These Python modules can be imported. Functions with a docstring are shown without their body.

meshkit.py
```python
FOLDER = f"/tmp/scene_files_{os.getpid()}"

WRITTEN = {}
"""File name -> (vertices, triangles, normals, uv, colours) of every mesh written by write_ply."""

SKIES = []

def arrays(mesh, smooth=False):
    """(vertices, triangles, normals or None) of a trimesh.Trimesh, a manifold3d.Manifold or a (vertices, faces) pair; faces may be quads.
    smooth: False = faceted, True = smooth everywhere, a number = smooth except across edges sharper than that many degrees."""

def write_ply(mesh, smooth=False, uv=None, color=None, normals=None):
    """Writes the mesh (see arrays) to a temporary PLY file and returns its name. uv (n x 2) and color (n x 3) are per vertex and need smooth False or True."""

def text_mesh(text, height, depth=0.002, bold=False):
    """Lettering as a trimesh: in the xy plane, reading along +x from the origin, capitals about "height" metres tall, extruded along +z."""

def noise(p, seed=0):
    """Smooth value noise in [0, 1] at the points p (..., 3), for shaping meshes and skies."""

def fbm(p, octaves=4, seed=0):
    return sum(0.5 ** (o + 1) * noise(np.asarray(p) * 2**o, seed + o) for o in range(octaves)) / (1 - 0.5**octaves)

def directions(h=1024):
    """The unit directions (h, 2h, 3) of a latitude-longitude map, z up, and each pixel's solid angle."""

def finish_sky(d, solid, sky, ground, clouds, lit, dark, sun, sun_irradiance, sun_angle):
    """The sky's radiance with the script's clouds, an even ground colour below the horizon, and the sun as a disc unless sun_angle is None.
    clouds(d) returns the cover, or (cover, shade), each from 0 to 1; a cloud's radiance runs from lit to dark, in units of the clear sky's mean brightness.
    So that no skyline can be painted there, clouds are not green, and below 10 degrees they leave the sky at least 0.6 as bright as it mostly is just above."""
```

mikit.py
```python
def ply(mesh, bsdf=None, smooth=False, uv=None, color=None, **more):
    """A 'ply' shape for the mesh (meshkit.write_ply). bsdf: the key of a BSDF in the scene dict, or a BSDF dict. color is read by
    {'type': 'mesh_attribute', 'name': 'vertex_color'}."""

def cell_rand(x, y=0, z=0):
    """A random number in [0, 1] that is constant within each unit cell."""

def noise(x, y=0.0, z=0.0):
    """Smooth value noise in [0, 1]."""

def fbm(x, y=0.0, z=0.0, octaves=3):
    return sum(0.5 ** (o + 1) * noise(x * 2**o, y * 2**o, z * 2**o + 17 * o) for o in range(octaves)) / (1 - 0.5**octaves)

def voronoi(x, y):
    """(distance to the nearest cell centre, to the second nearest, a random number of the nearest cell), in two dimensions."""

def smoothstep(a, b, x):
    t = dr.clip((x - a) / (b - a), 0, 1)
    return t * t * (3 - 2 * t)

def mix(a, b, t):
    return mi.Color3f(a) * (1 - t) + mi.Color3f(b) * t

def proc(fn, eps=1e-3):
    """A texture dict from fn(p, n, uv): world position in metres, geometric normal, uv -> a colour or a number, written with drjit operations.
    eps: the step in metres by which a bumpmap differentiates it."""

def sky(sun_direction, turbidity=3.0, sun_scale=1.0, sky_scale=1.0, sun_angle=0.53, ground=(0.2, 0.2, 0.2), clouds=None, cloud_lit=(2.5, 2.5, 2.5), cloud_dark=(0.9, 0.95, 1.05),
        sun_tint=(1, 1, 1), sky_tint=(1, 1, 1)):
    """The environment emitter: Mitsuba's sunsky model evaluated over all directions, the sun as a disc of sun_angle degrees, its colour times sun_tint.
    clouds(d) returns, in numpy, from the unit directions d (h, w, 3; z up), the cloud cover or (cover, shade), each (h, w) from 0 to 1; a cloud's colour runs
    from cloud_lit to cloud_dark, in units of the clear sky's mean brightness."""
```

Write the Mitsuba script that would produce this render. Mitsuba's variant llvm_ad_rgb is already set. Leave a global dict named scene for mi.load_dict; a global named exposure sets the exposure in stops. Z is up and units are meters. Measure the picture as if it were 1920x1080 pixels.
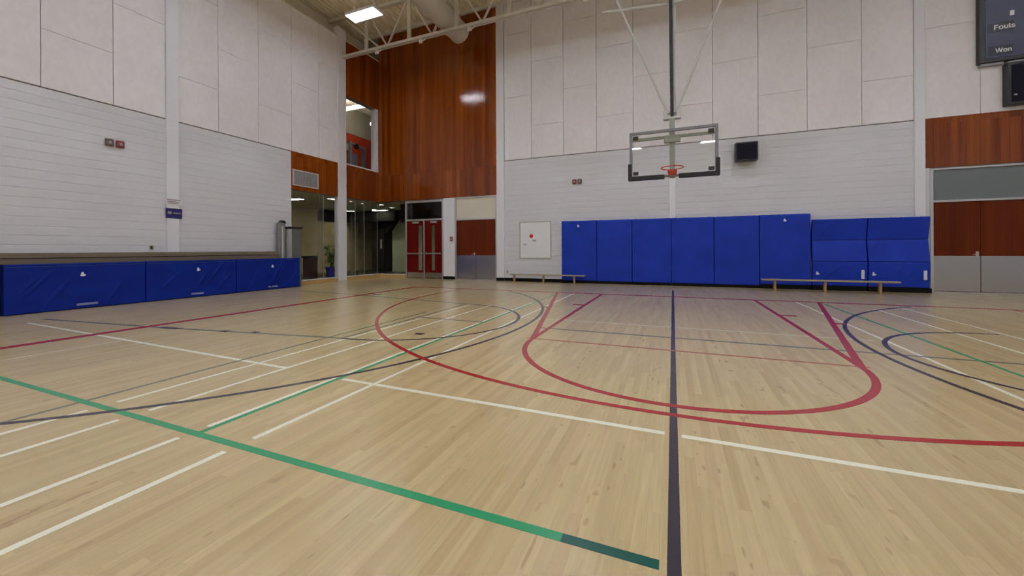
import math, random
import numpy as np, trimesh
import drjit as dr
import mitsuba as mi
import mikit, meshkit
from mikit import noise, fbm, cell_rand, smoothstep, mix
import shapely.geometry as sg

T = mi.ScalarTransform4f
rng = np.random.default_rng(7)

# ---------------------------------------------------------------- camera, light, exposure
FPX, PSI, YH, CAM_H, ROLL = 731.5, 0.3907, 468.2, 1.246, -0.0048
fwd = np.array([-math.sin(PSI), math.cos(PSI), 0.0])
right = np.array([math.cos(PSI), math.sin(PSI), 0.0])
up = np.array([0, 0, 1.0]) - ROLL * right
scene, labels = {}, {}
scene['camera'] = {'type': 'perspective', 'fov': 2 * math.degrees(math.atan(960 / FPX)), 'fov_axis': 'x',
                   'near_clip': 0.05, 'far_clip': 200.0,
                   'principal_point_offset_x': 0.0, 'principal_point_offset_y': (540 - YH) / 1080,
                   'to_world': T().look_at(origin=[0, 0, CAM_H], target=[float(fwd[0]), float(fwd[1]), CAM_H], up=[float(v) for v in up])}
exposure = 0.57
LAMP = 30.0          # radiance of the high-bay lenses
LAMP_Z = 9.3
UP = 5.5            # radiance of their uplight slots

# main planes: back wall y, left wall x, block / panel joint z, wall top z, deck z
YB, XL, XR, YR, ZJ, ZT, ZD = 14.4, -12.6, 12.6, -18.0, 4.82, 10.0, 11.12


# ---------------------------------------------------------------- materials
def rgb(r, g, b):
    return {'type': 'rgb', 'value': [r, g, b]}


def diffuse(col):
    return {'type': 'twosided', 'bsdf': {'type': 'diffuse', 'reflectance': col}}


def plastic(col, alpha=0.15, ior=1.49):
    return {'type': 'twosided', 'bsdf': {'type': 'roughplastic', 'diffuse_reflectance': col, 'alpha': alpha, 'int_ior': ior, 'nonlinear': False}}


def metal(col, rough=0.3):
    return {'type': 'twosided', 'bsdf': {'type': 'principled', 'base_color': col, 'metallic': 1.0, 'roughness': rough}}


BOARD_W, BOARD_L = 0.057, 0.95


def floor_col(p, n, uv):
    r = dr.floor(p.x / BOARD_W)
    v = p.y / BOARD_L + 7.31 * cell_rand(r, 11)
    s = dr.floor(v)
    a = cell_rand(r, s, 5)
    b = cell_rand(r, s, 9)
    g = fbm(p.x * 90, p.y * 3.0 + 31 * a, 4 * b, 3)
    c = mix((0.475, 0.372, 0.205), (0.525, 0.418, 0.238), a)
    c = mix(c, (0.44, 0.32, 0.17), smoothstep(0.78, 1.0, b) * 0.6)
    c = c * (0.89 + 0.22 * g)
    big = fbm(p.x * 0.7, p.y * 0.5, 3.0, 2)
    c = c * (0.94 + 0.12 * big)
    k = smoothstep(0.78, 0.9, noise(p.x * 38, p.y * 13, 9.0)) * smoothstep(0.7, 0.95, cell_rand(r, s, 21))
    c = mix(c, (0.50, 0.34, 0.21), smoothstep(0.72, 0.95, cell_rand(r, s, 33)) * 0.5 * noise(p.x * 30, p.y * 2.2, 5.0))
    return mix(c, (0.30, 0.17, 0.09), k * 0.5)


def wood_col(seed, dark, lite):
    def fn(p, n, uv):
        w = p.x + p.y
        r = dr.floor(w / 0.17 + seed)
        a = cell_rand(r, dr.select(p.z > 4.66, mi.Float(1), mi.Float(0)), 3 + seed)
        g = fbm(w * 34 + 9 * a, p.z * 0.6 + 13 * a, seed, 3)
        h = noise(w * 120, p.z * 2.5, seed)
        return mix(dark, lite, dr.clip(0.02 + 0.62 * g + 0.36 * (a - 0.5) + 0.45 * (fbm(w * 2.2, p.z * 0.25, 5 + seed, 2) - 0.5) + 0.16 * (h - 0.5), 0, 1))
    return fn


def panel_col(p, n, uv):
    w = p.x + p.y
    m = fbm(w * 1.3, p.z * 1.1, 2.0, 3)
    f = noise(w * 14, p.z * 9, 4.0)
    c = mix((0.715, 0.70, 0.745), (0.775, 0.76, 0.805), m)
    return c * (0.97 + 0.06 * f)


def block_col(p, n, uv):
    w = p.x + p.y
    m = noise(w * 0.9, p.z * 1.3, 1.0)
    f = fbm(w * 20, p.z * 34, 6.0, 2)
    return mi.Color3f(0.61, 0.61, 0.66) * (0.96 + 0.05 * m + 0.03 * f)


def blue_col(p, n, uv):
    m = fbm(p.x * 1.9 + p.y * 1.9, p.z * 2.6, 2.0, 3)
    return mix((0.007, 0.034, 0.40), (0.012, 0.048, 0.52), m)


def navy_col(p, n, uv):
    m = fbm(p.x * 1.9 + p.y * 1.9, p.z * 2.6, 2.0, 3)
    return mix((0.001, 0.014, 0.23), (0.003, 0.028, 0.33), m)


def deck_col(p, n, uv):
    m = noise(p.x * 0.8, p.y * 0.5, 0.0)
    return mi.Color3f(0.85, 0.80, 0.66) * (0.95 + 0.1 * m)


def brown_col(p, n, uv):
    g = fbm(p.y * 1.2, p.z * 60, p.x * 5, 3)
    return mix((0.13, 0.10, 0.075), (0.24, 0.195, 0.145), g)


def leaf_col(p, n, uv):
    return mix((0.02, 0.07, 0.02), (0.05, 0.14, 0.04), noise(p.x * 9, p.y * 9, p.z * 9))


def beige_col(p, n, uv):
    return mix((0.40, 0.34, 0.20), (0.48, 0.41, 0.26), fbm(p.x + p.y, p.z * 1.5, 1.0, 2))


M = {
    'floor_wood': plastic(mikit.proc(floor_col), 0.075, 1.4),
    'line_red': plastic(rgb(0.36, 0.024, 0.030), 0.075, 1.4),
    'line_black': plastic(rgb(0.045, 0.037, 0.055), 0.075, 1.4),
    'line_green': plastic(rgb(0.035, 0.30, 0.135), 0.075, 1.4),
    'line_dark_green': plastic(rgb(0.012, 0.09, 0.075), 0.075, 1.4),
    'line_white': plastic(rgb(0.76, 0.745, 0.63), 0.075, 1.4),
    'line_grey': plastic(rgb(0.17, 0.17, 0.135), 0.075, 1.4),
    'line_faint_red': plastic(rgb(0.42, 0.155, 0.095), 0.075, 1.4),
    'line_faint_white': plastic(rgb(0.60, 0.55, 0.42), 0.075, 1.4),
    'block': diffuse(mikit.proc(block_col)),
    'block_joint': diffuse(rgb(0.46, 0.46, 0.46)),
    'panel': diffuse(mikit.proc(panel_col)),
    'panel_joint': diffuse(rgb(0.22, 0.215, 0.21)),
    'white_paint': plastic(rgb(0.78, 0.79, 0.86), 0.3),
    'cream_paint': diffuse(rgb(0.62, 0.58, 0.50)),
    'tan_steel': diffuse(rgb(0.66, 0.61, 0.52)),
    'truss_paint': plastic(rgb(0.62, 0.58, 0.52), 0.3),
    'deck': diffuse(mikit.proc(deck_col)),
    'duct': plastic(rgb(0.62, 0.575, 0.49), 0.3),
    'wood_a': plastic(mikit.proc(wood_col(0.0, (0.12, 0.018, 0.001), (0.34, 0.078, 0.005))), 0.025, 1.5),
    'wood_b': plastic(mikit.proc(wood_col(1.0, (0.13, 0.021, 0.001), (0.36, 0.086, 0.006))), 0.025, 1.5),
    'wood_c': plastic(mikit.proc(wood_col(2.0, (0.11, 0.015, 0.001), (0.31, 0.067, 0.004))), 0.025, 1.5),
    'door_wood': plastic(mikit.proc(wood_col(3.0, (0.085, 0.010, 0.001), (0.18, 0.032, 0.002))), 0.1, 1.28),
    'door_red': plastic(mikit.proc(wood_col(4.0, (0.10, 0.003, 0.002), (0.15, 0.006, 0.003))), 0.1, 1.28),
    'wood_backing': diffuse(rgb(0.03, 0.008, 0.003)),
    'steel': metal(rgb(0.50, 0.51, 0.53), 0.22),
    'aluminium': metal(rgb(0.62, 0.62, 0.64), 0.38),
    'grey_glass': plastic(rgb(0.155, 0.18, 0.19), 0.1, 1.5),
    'blue_vinyl': plastic(mikit.proc(blue_col), 0.35, 1.3),
    'navy_vinyl': plastic(mikit.proc(navy_col), 0.35, 1.25),
    'blue_piping': plastic(rgb(0.045, 0.075, 0.36), 0.3),
    'white_print': diffuse(rgb(0.62, 0.64, 0.75)),
    'grey_print': diffuse(rgb(0.20, 0.22, 0.42)),
    'black_rubber': diffuse(rgb(0.012, 0.012, 0.012)),
    'black_metal': plastic(rgb(0.010, 0.010, 0.012), 0.25),
    'dark_grille': diffuse(rgb(0.017, 0.016, 0.026)),
    'bleacher_wood': plastic(mikit.proc(brown_col), 0.3, 1.4),
    'curb_wood': plastic(rgb(0.50, 0.33, 0.13), 0.2, 1.45),
    'bench_wood': plastic(rgb(0.42, 0.26, 0.13), 0.25),
    'bench_top': plastic(rgb(0.36, 0.29, 0.21), 0.3),
    'glass': {'type': 'thindielectric', 'int_ior': 1.5},
    'window_glass': {'type': 'thindielectric', 'int_ior': 1.22},
    'rim_red': plastic(rgb(0.55, 0.055, 0.03), 0.2),
    'frame_grey': plastic(rgb(0.23, 0.23, 0.27), 0.3),
    'pole_silver': plastic(rgb(0.55, 0.56, 0.56), 0.25),
    'pole_green': plastic(rgb(0.34, 0.38, 0.33), 0.3),
    'board_white': plastic(rgb(0.74, 0.75, 0.80), 0.12),
    'board_frame': plastic(rgb(0.47, 0.46, 0.43), 0.3),
    'marker_red': diffuse(rgb(0.62, 0.04, 0.02)),
    'marker_grey': diffuse(rgb(0.38, 0.40, 0.41)),
    'alarm_red': plastic(rgb(0.23, 0.035, 0.05), 0.2),
    'alarm_dark': plastic(rgb(0.12, 0.075, 0.075), 0.2),
    'sign_blue': plastic(rgb(0.016, 0.014, 0.13), 0.3),
    'sign_grey': plastic(rgb(0.27, 0.26, 0.30), 0.3),
    'sign_white': diffuse(rgb(0.70, 0.70, 0.72)),
    'score_face': plastic(rgb(0.030, 0.036, 0.088), 0.25),
    'score_plate': plastic(rgb(0.009, 0.009, 0.030), 0.25),
    'score_text': diffuse(rgb(0.80, 0.80, 0.84)),
    'vent_grey': plastic(rgb(0.30, 0.30, 0.32), 0.3),
    'vent_frame': plastic(rgb(0.52, 0.47, 0.46), 0.3),
    'post_grey': plastic(rgb(0.22, 0.22, 0.225), 0.35),
    'cart_grey': plastic(rgb(0.13, 0.13, 0.125), 0.35),
    'cart_light': plastic(rgb(0.55, 0.54, 0.53), 0.35),
    'lobby_beige': diffuse(mikit.proc(beige_col)),
    'lobby_green': diffuse(rgb(0.42, 0.46, 0.34)),
    'lobby_ceiling': diffuse(rgb(0.52, 0.55, 0.44)),
    'lobby_floor': plastic(rgb(0.035, 0.032, 0.026), 0.25),
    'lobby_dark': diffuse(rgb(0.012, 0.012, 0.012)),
    'bin_brown': diffuse(rgb(0.035, 0.012, 0.009)),
    'pot_blue': plastic(rgb(0.020, 0.022, 0.30), 0.2),
    'soil': diffuse(rgb(0.03, 0.02, 0.015)),
    'leaf': {'type': 'twosided', 'bsdf': {'type': 'diffuse', 'reflectance': mikit.proc(leaf_col)}},
    'upper_cream': diffuse(rgb(0.74, 0.69, 0.56)),
    'upper_grey': diffuse(rgb(0.36, 0.34, 0.27)),
    'upper_red': diffuse(rgb(0.52, 0.050, 0.022)),
    'machine_grey': plastic(rgb(0.35, 0.36, 0.34), 0.3),
    'joint_grey': diffuse(rgb(0.30, 0.32, 0.30)),
    'lens_off': diffuse(rgb(0.8, 0.8, 0.8)),
}
for k, v in M.items():
    scene['m_' + k] = v


# ---------------------------------------------------------------- helpers
def num(key):
    if key not in scene and key not in labels:
        return key
    i = 1
    while f'{key}_{i:03d}' in scene or f'{key}_{i:03d}' in labels:
        i += 1
    return f'{key}_{i:03d}'


def tag(key, label=None, cat=None, group=None, kind=None):
    d = labels.setdefault(key, {})
    for a, b in (('label', label), ('category', cat), ('group', group), ('kind', kind)):
        if b:
            d[a] = b
    return key


def thing(name, label, cat, group=None):
    return tag(num(name), label, cat, group)


def put(name, mesh, mat, parent=None, smooth=False, label=None, cat=None, group=None, kind=None, **more):
    key = num(f'{parent}__{name}' if parent else name)
    if isinstance(mesh, (list, tuple)) and not isinstance(mesh[0], np.ndarray):
        mesh = trimesh.util.concatenate(mesh)
    scene[key] = mikit.ply(mesh, 'm_' + mat, smooth, **more)
    if label or cat or group or kind:
        tag(key, label, cat, group, kind)
    return key


def box(x0, x1, y0, y1, z0, z1):
    m = trimesh.creation.box(extents=(abs(x1 - x0), abs(y1 - y0), abs(z1 - z0)))
    m.apply_translation(((x0 + x1) / 2, (y0 + y1) / 2, (z0 + z1) / 2))
    return m


def cbox(x0, x1, y0, y1, z0, z1, c=0.005):
    """chamfered box"""
    lo, hi = np.minimum([x0, y0, z0], [x1, y1, z1]), np.maximum([x0, y0, z0], [x1, y1, z1])
    mid, h = (lo + hi) / 2, (hi - lo) / 2
    c = min(c, 0.45 * h.min())
    pts = []
    for s in np.ndindex(2, 2, 2):
        sgn = np.array(s) * 2 - 1
        for k in range(3):
            q = h - c
            q[k] = h[k]
            pts.append(mid + sgn * q)
    return trimesh.convex.convex_hull(np.array(pts))


def tube(p0, p1, r, n=16):
    return trimesh.creation.cylinder(radius=r, segment=[p0, p1], sections=n)


def bar(p0, p1, w, h=None):
    """rectangular bar between two points, its height axis kept as near z as possible"""
    p0, p1 = np.array(p0, float), np.array(p1, float)
    h = w if h is None else h
    d = p1 - p0
    L = np.linalg.norm(d)
    d /= L
    ref = np.array([0, 0, 1.0]) if abs(d[2]) < 0.95 else np.array([0, 1.0, 0])
    a = np.cross(d, ref)
    a /= np.linalg.norm(a)
    b = np.cross(a, d)
    m = trimesh.creation.box(extents=(L, w, h))
    R = np.eye(4)
    R[:3, 0], R[:3, 1], R[:3, 2], R[:3, 3] = d, a, b, (p0 + p1) / 2
    m.apply_transform(R)
    return m


def polytube(pts, r, n=10):
    return trimesh.util.concatenate([tube(a, b, r, n) for a, b in zip(pts[:-1], pts[1:])] + [trimesh.creation.icosphere(subdivisions=1, radius=r).apply_translation(p) for p in pts[1:-1]])


def ring(c, R, r, n=40, m=10):
    a, b = np.meshgrid(np.arange(n) * 2 * np.pi / n, np.arange(m) * 2 * np.pi / m, indexing='ij')
    v = np.stack([c[0] + (R + r * np.cos(b)) * np.cos(a), c[1] + (R + r * np.cos(b)) * np.sin(a), c[2] + r * np.sin(b)], -1).reshape(-1, 3)
    i, j = np.meshgrid(np.arange(n), np.arange(m), indexing='ij')
    q = np.stack([i * m + j, ((i + 1) % n) * m + j, ((i + 1) % n) * m + (j + 1) % m, i * m + (j + 1) % m], -1).reshape(-1, 4)
    return trimesh.Trimesh(v, np.vstack([q[:, [0, 1, 2]], q[:, [0, 2, 3]]]), process=False)


def lettering(text, height, origin, depth=0.006, face='-y'):
    """text standing upright on a wall that faces -y (back wall) or +x (left wall)"""
    m = meshkit.text_mesh(text, height, depth, bold=True)
    v = m.vertices.copy()
    if face == '-y':
        m.vertices = np.stack([origin[0] + v[:, 0], origin[1] - v[:, 2], origin[2] + v[:, 1]], -1)
    else:
        m.vertices = np.stack([origin[0] + v[:, 2], origin[1] + v[:, 0], origin[2] + v[:, 1]], -1)
    return m


# ---------------------------------------------------------------- floor
def crand(x, y=0, z=0):
    x, y, z = ((np.floor(np.asarray(v, float)).astype(np.int64) + 1000000) & 0xFFFFFFFF for v in (x, y, z))
    h = (x * 374761393 + y * 668265263 + z * 2147483647) & 0xFFFFFFFF
    h = ((h ^ (h >> 13)) * 1274126177) & 0xFFFFFFFF
    return ((h ^ (h >> 16)) & 0xFFFFFF) / 16777215.0


HX0, HX1, HY0, HY1 = -92 * BOARD_W, 56 * BOARD_W, 0.3, 4.4     # the field of separately laid boards
slab = [box(-22, HX0, YR, 22, -0.12, 0), box(HX1, XR + 0.2, YR, 22, -0.12, 0), box(HX0, HX1, YR, HY0, -0.12, 0), box(HX0, HX1, HY1, YB + 0.1, -0.12, 0),
        box(HX0, HX1, HY0, HY1, -0.12, -0.024)]
slab[0] = box(XL - 0.1, HX0, YR, YB + 0.1, -0.12, 0)
slab[1] = box(HX1, XR + 0.2, YR, YB + 0.1, -0.12, 0)
put('floor', slab, 'floor_wood', kind='structure', label='pale maple strip gym floor with painted court lines')
boards = []
for r in range(round(HX0 / BOARD_W), round(HX1 / BOARD_W)):
    off = 7.31 * crand(r, 11)
    s0, s1 = math.floor(HY0 / BOARD_L + off), math.floor(HY1 / BOARD_L + off)
    for s in range(s0, s1 + 1):
        a, b = max((s - off) * BOARD_L, HY0), min((s + 1 - off) * BOARD_L, HY1)
        if b - a > 0.02:
            boards.append((r * BOARD_W, (r + 1) * BOARD_W, a, b))


def in_view(x, y):
    d = -math.sin(PSI) * x + math.cos(PSI) * y
    u = math.cos(PSI) * x + math.sin(PSI) * y
    return d > 1.4 and abs(u / d) < 1.36


def board_mesh(x0, x1, y0, y1):
    g = 0.00015
    return box(x0 + g, x1 - g, y0 + g, y1 - g, -0.02, 0)


seen = [b for b in boards if in_view((b[0] + b[1]) / 2, (b[2] + b[3]) / 2)]
seen.sort(key=lambda b: (b[0] + b[1]) ** 2 / 4 + (b[2] + b[3]) ** 2 / 4)
near = set(seen[:290])
for b in seen[:290]:
    put('board', board_mesh(*b), 'floor_wood', 'floor')
put('board_field', [board_mesh(*b) for b in boards if b not in near], 'floor_wood', 'floor', kind='stuff')

# painted court lines: thin films on the floor, each colour in its own layer
LAY = {'line_faint_white': 0.0003, 'line_white': 0.0005, 'line_grey': 0.0007, 'line_green': 0.0010, 'line_dark_green': 0.0010, 'line_black': 0.0013, 'line_faint_red': 0.0016, 'line_red': 0.0019}


def strip(poly, w, z):
    """a flat painted strip along the polyline, mitred"""
    p = np.asarray(poly, float)
    t = np.gradient(p, axis=0) if len(p) > 2 else np.repeat([p[1] - p[0]], 2, 0)
    t /= np.linalg.norm(t, axis=1, keepdims=True)
    nrm = np.stack([-t[:, 1], t[:, 0]], -1) * w / 2
    lo, hi = p - nrm, p + nrm
    n = len(p)
    v = np.vstack([np.c_[lo, np.full(n, z)], np.c_[hi, np.full(n, z)], np.c_[lo, np.full(n, -0.0002)], np.c_[hi, np.full(n, -0.0002)]])
    f = []
    for i in range(n - 1):
        a, b, c, d = i, i + 1, n + i + 1, n + i
        f += [[a, b, c], [a, c, d]]
        A, B, C, D = 2 * n + i, 2 * n + i + 1, 3 * n + i + 1, 3 * n + i
        f += [[a, B, b], [a, A, B], [d, c, C], [d, C, D]]
    return trimesh.Trimesh(v, f, process=False)


def arc(cx, cy, R, a0, a1, n=96):
    a = np.radians(np.linspace(a0, a1, n))
    return np.stack([cx + R * np.cos(a), cy + R * np.sin(a)], -1)


def line(mat, label, polys, w=0.05, name=None):
    put(name or mat + '_marking', [strip(p, w, LAY[mat]) for p in polys], mat, 'floor', label=label)


BASE = 10.98
line('line_red', 'dark red sideline along the blue mats', [[(-8.05, -14), (-8.05, BASE + 0.065)]], 0.17, 'red_sideline')
line('line_red', 'dark red baseline in front of the hanging blue mats', [[(-8.05, BASE), (8.6, BASE)]], 0.13, 'red_baseline')
arc3 = np.vstack([[(-6.24, BASE)], arc(0, BASE - 1.575, 6.24, 180, 360, 160), [(6.24, BASE)]])
line('line_red', 'red three-point arc under the backboard', [arc3], 0.06, 'red_three_point_arc')
FT = 5.17
line('line_red', 'red rectangular lane sides', [[(-1.82, FT), (-1.82, BASE)], [(1.82, FT), (1.82, BASE)]], 0.07, 'red_lane')
line('line_red', 'red trapezoid lane sides', [[(-1.82, FT), (-3.1, BASE)], [(1.82, FT), (3.1, BASE)]], 0.08, 'red_trapezoid')
line('line_red', 'red free-throw semicircle', [arc(0, FT, 1.82, 180, 360, 120)], 0.065, 'red_free_throw_arc')
line('line_red', 'short red lane marks', [[(-2.1, 8.68), (-1.82, 8.68)], [(-2.62, 8.1), (-2.42, 8.1)], [(1.82, 8.62), (2.1, 8.62)], [(2.42, 7.98), (2.62, 7.98)]], 0.12, 'red_lane_mark')
line('line_faint_red', 'thin faded red free-throw line', [[(-1.9, FT), (1.9, FT)]], 0.05, 'red_free_throw_line')
line('line_black', 'black centre line running under the hoop', [[(0, -6), (0, 12.6)]], 0.052, 'black_centre_line')
line('line_black', 'black three-point arc of the cross court, left', [arc(-8.42, 5.98, 6.17, -88, 52, 150)], 0.055, 'black_three_point_arc')
line('line_black', 'black three-point arc of the cross court, right', [arc(8.42, 5.93, 6.17, 128, 268, 150)], 0.055, 'black_three_point_arc')
line('line_black', 'black free-throw arc of the cross court, left', [arc(-4.36, 6.05, 1.85, -90, 90, 90)], 0.055, 'black_free_throw_arc')
line('line_black', 'black free-throw arc of the cross court, right', [arc(4.3, 5.95, 1.85, 90, 270, 90)], 0.055, 'black_free_throw_arc')
line('line_grey', 'dark grey cross court free-throw line', [[(-4.53, 0.9), (-4.58, 4.2), (-4.58, 6.6)], [(-4.36, 4.2), (-4.42, 8.0)]], 0.045, 'grey_free_throw_line')
line('line_grey', 'grey lane sides of the cross court', [[(-4.36, 4.2), (-7.7, 3.72), (-10.8, 3.38)], [(-4.36, 7.9), (-7.7, 8.4), (-10.8, 8.72)]], 0.07, 'grey_lane')
line('line_black', 'small black lane blocks', [[(-7.72, 3.72), (-7.33, 3.77)], [(-6.52, 3.9), (-6.38, 3.92)], [(-3.56, 4.84), (-3.42, 4.84)], [(-7.9, 8.75), (-7.55, 8.75)], [(-5.98, 4.02), (-5.85, 4.03)]], 0.1, 'black_lane_block')
line('line_grey', 'thin grey line across the middle', [[(-4.36, 6.05), (-3.0, 6.02)], [(-2.0, 5.92), (9, 5.9)]], 0.06, 'grey_cross_line')
line('line_green', 'green volleyball sideline', [[(-11, 1.64), (-0.45, 1.64)], [(0.75, 1.64), (9, 1.64)]], 0.052, 'green_sideline')
line('line_dark_green', 'dark green end piece of the volleyball sideline', [[(-0.45, 1.64), (-0.055, 1.64)]], 0.052, 'dark_green_sideline')
line('line_green', 'green attack line, left', [[(-3.01, 1.66), (-3.01, 10.9)]], 0.045, 'green_attack_line')
line('line_green', 'green attack line, right', [[(3.12, 1.66), (3.12, 10.9)]], 0.045, 'green_attack_line')
gap0, gap1 = 1.56, 1.74


def broken(x, y0, y1):
    return [[(x, y0), (x, gap0)], [(x, gap1), (x, y1)]]


line('line_white', 'white badminton side lines, left', broken(-3.06, -6.0, 8.8) + broken(-2.58, -6.0, 10.9), 0.044, 'white_side_line')
line('line_white', 'white badminton side lines nearest the blue mats', broken(-4.26, -6.0, 8.0) + broken(-3.80, -6.0, 8.0), 0.044, 'white_side_line')
line('line_white', 'long white service line crossing in front of the lane', [[(-2.96, 2.87), (-0.055, 2.83)], [(0.05, 2.83), (6, 2.82)]], 0.048, 'white_service_line')
line('line_white', 'white line crossing under the red sideline', [[(-10.5, 3.10), (-3.82, 2.92)]], 0.05, 'white_service_line')
line('line_white', 'white badminton side lines, right', broken(2.64, -6.0, 10.9) + broken(3.80, -6.0, 10.2) + broken(4.38, -6.0, 10.8), 0.044, 'white_side_line')
line('line_faint_white', 'worn white lines', [[(-7.15, -1), (-7.15, 2.95)], [(-2.5, 6.72), (2.5, 6.7)]], 0.05, 'worn_white_line')

# ---------------------------------------------------------------- walls
WT = 0.3


def wall_back_box(x0, x1, z0, z1, y0=YB, y1=YB + WT):
    return box(x0, x1, y0, y1, z0, z1)


# core of the back wall (behind the courses, panels and planks), with its door openings left free
core = [box(-6.6, 6.62, YB + 0.03, YB + WT, 0, ZT), box(8.62, XR, YB + 0.03, YB + WT, 0, ZT), box(6.62, 8.62, YB + 0.03, YB + WT, 3.43, ZT),
        box(-12.64, -6.6, YB + 0.04, YB + WT, 3.47, ZT), box(-13.6, -6.6, YB + 0.04, YB + WT, ZT, ZD), box(-6.6, XR, YB + 0.03, YB + WT, ZT, ZD)]
put('wall_back', core, 'panel_joint', kind='structure', label='back wall of white block below and pale panels above')
put('wall_left', [box(XL - WT, XL - 0.03, YR, 9.9, 0, ZT), box(XL - WT, XL - 0.03, 9.9, 12.43, 3.47, ZT), box(XL - WT, XL - 0.03, 12.43, YB + WT, 3.47, 4.84),
                  box(XL - WT, XL - 0.03, 12.43, YB + WT, 7.74, ZT)], 'panel_joint', kind='structure', label='left wall of white block below and pale panels above')
put('wall_right', box(XR, XR + WT, YR, YB + WT, 0, ZD), 'block', kind='structure', label='right wall')
put('wall_rear', box(XL - WT, XR + WT, YR - WT, YR, 0, ZD), 'block', kind='structure', label='rear wall')


def course_rows(wall, spans, axis):
    z, k = 0.0, 0
    while z < ZJ - 0.03:
        z1 = min(z + 0.2, ZJ - 0.012)
        ms = []
        for a, b in spans:
            if axis == 'x':
                ms.append(cbox(a, b, YB, YB + 0.05, z + 0.002, z1 - 0.002, 0.007))
            else:
                ms.append(cbox(XL - 0.05, XL, a, b, z + 0.002, z1 - 0.002, 0.007))
        put('block_course', ms, 'block', wall)
        z += 0.2
        k += 1
    if axis == 'x':
        put('block_joint', [box(a, b, YB + 0.005, YB + 0.045, 0.01, ZJ - 0.02) for a, b in spans], 'block', wall)
    else:
        put('block_joint', [box(XL - 0.045, XL - 0.005, a, b, 0.01, ZJ - 0.02) for a, b in spans], 'block', wall)


course_rows('wall_back', [(-6.60, 6.49), (9.0, XR)], 'x')
course_rows('wall_left', [(YR, 9.9)], 'y')

# pale acoustic panels above the joint, seams staggered by half a panel
TYPE_A, TYPE_B = [ZJ, 7.32, 9.82], [ZJ, 6.08, 8.58]


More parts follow.
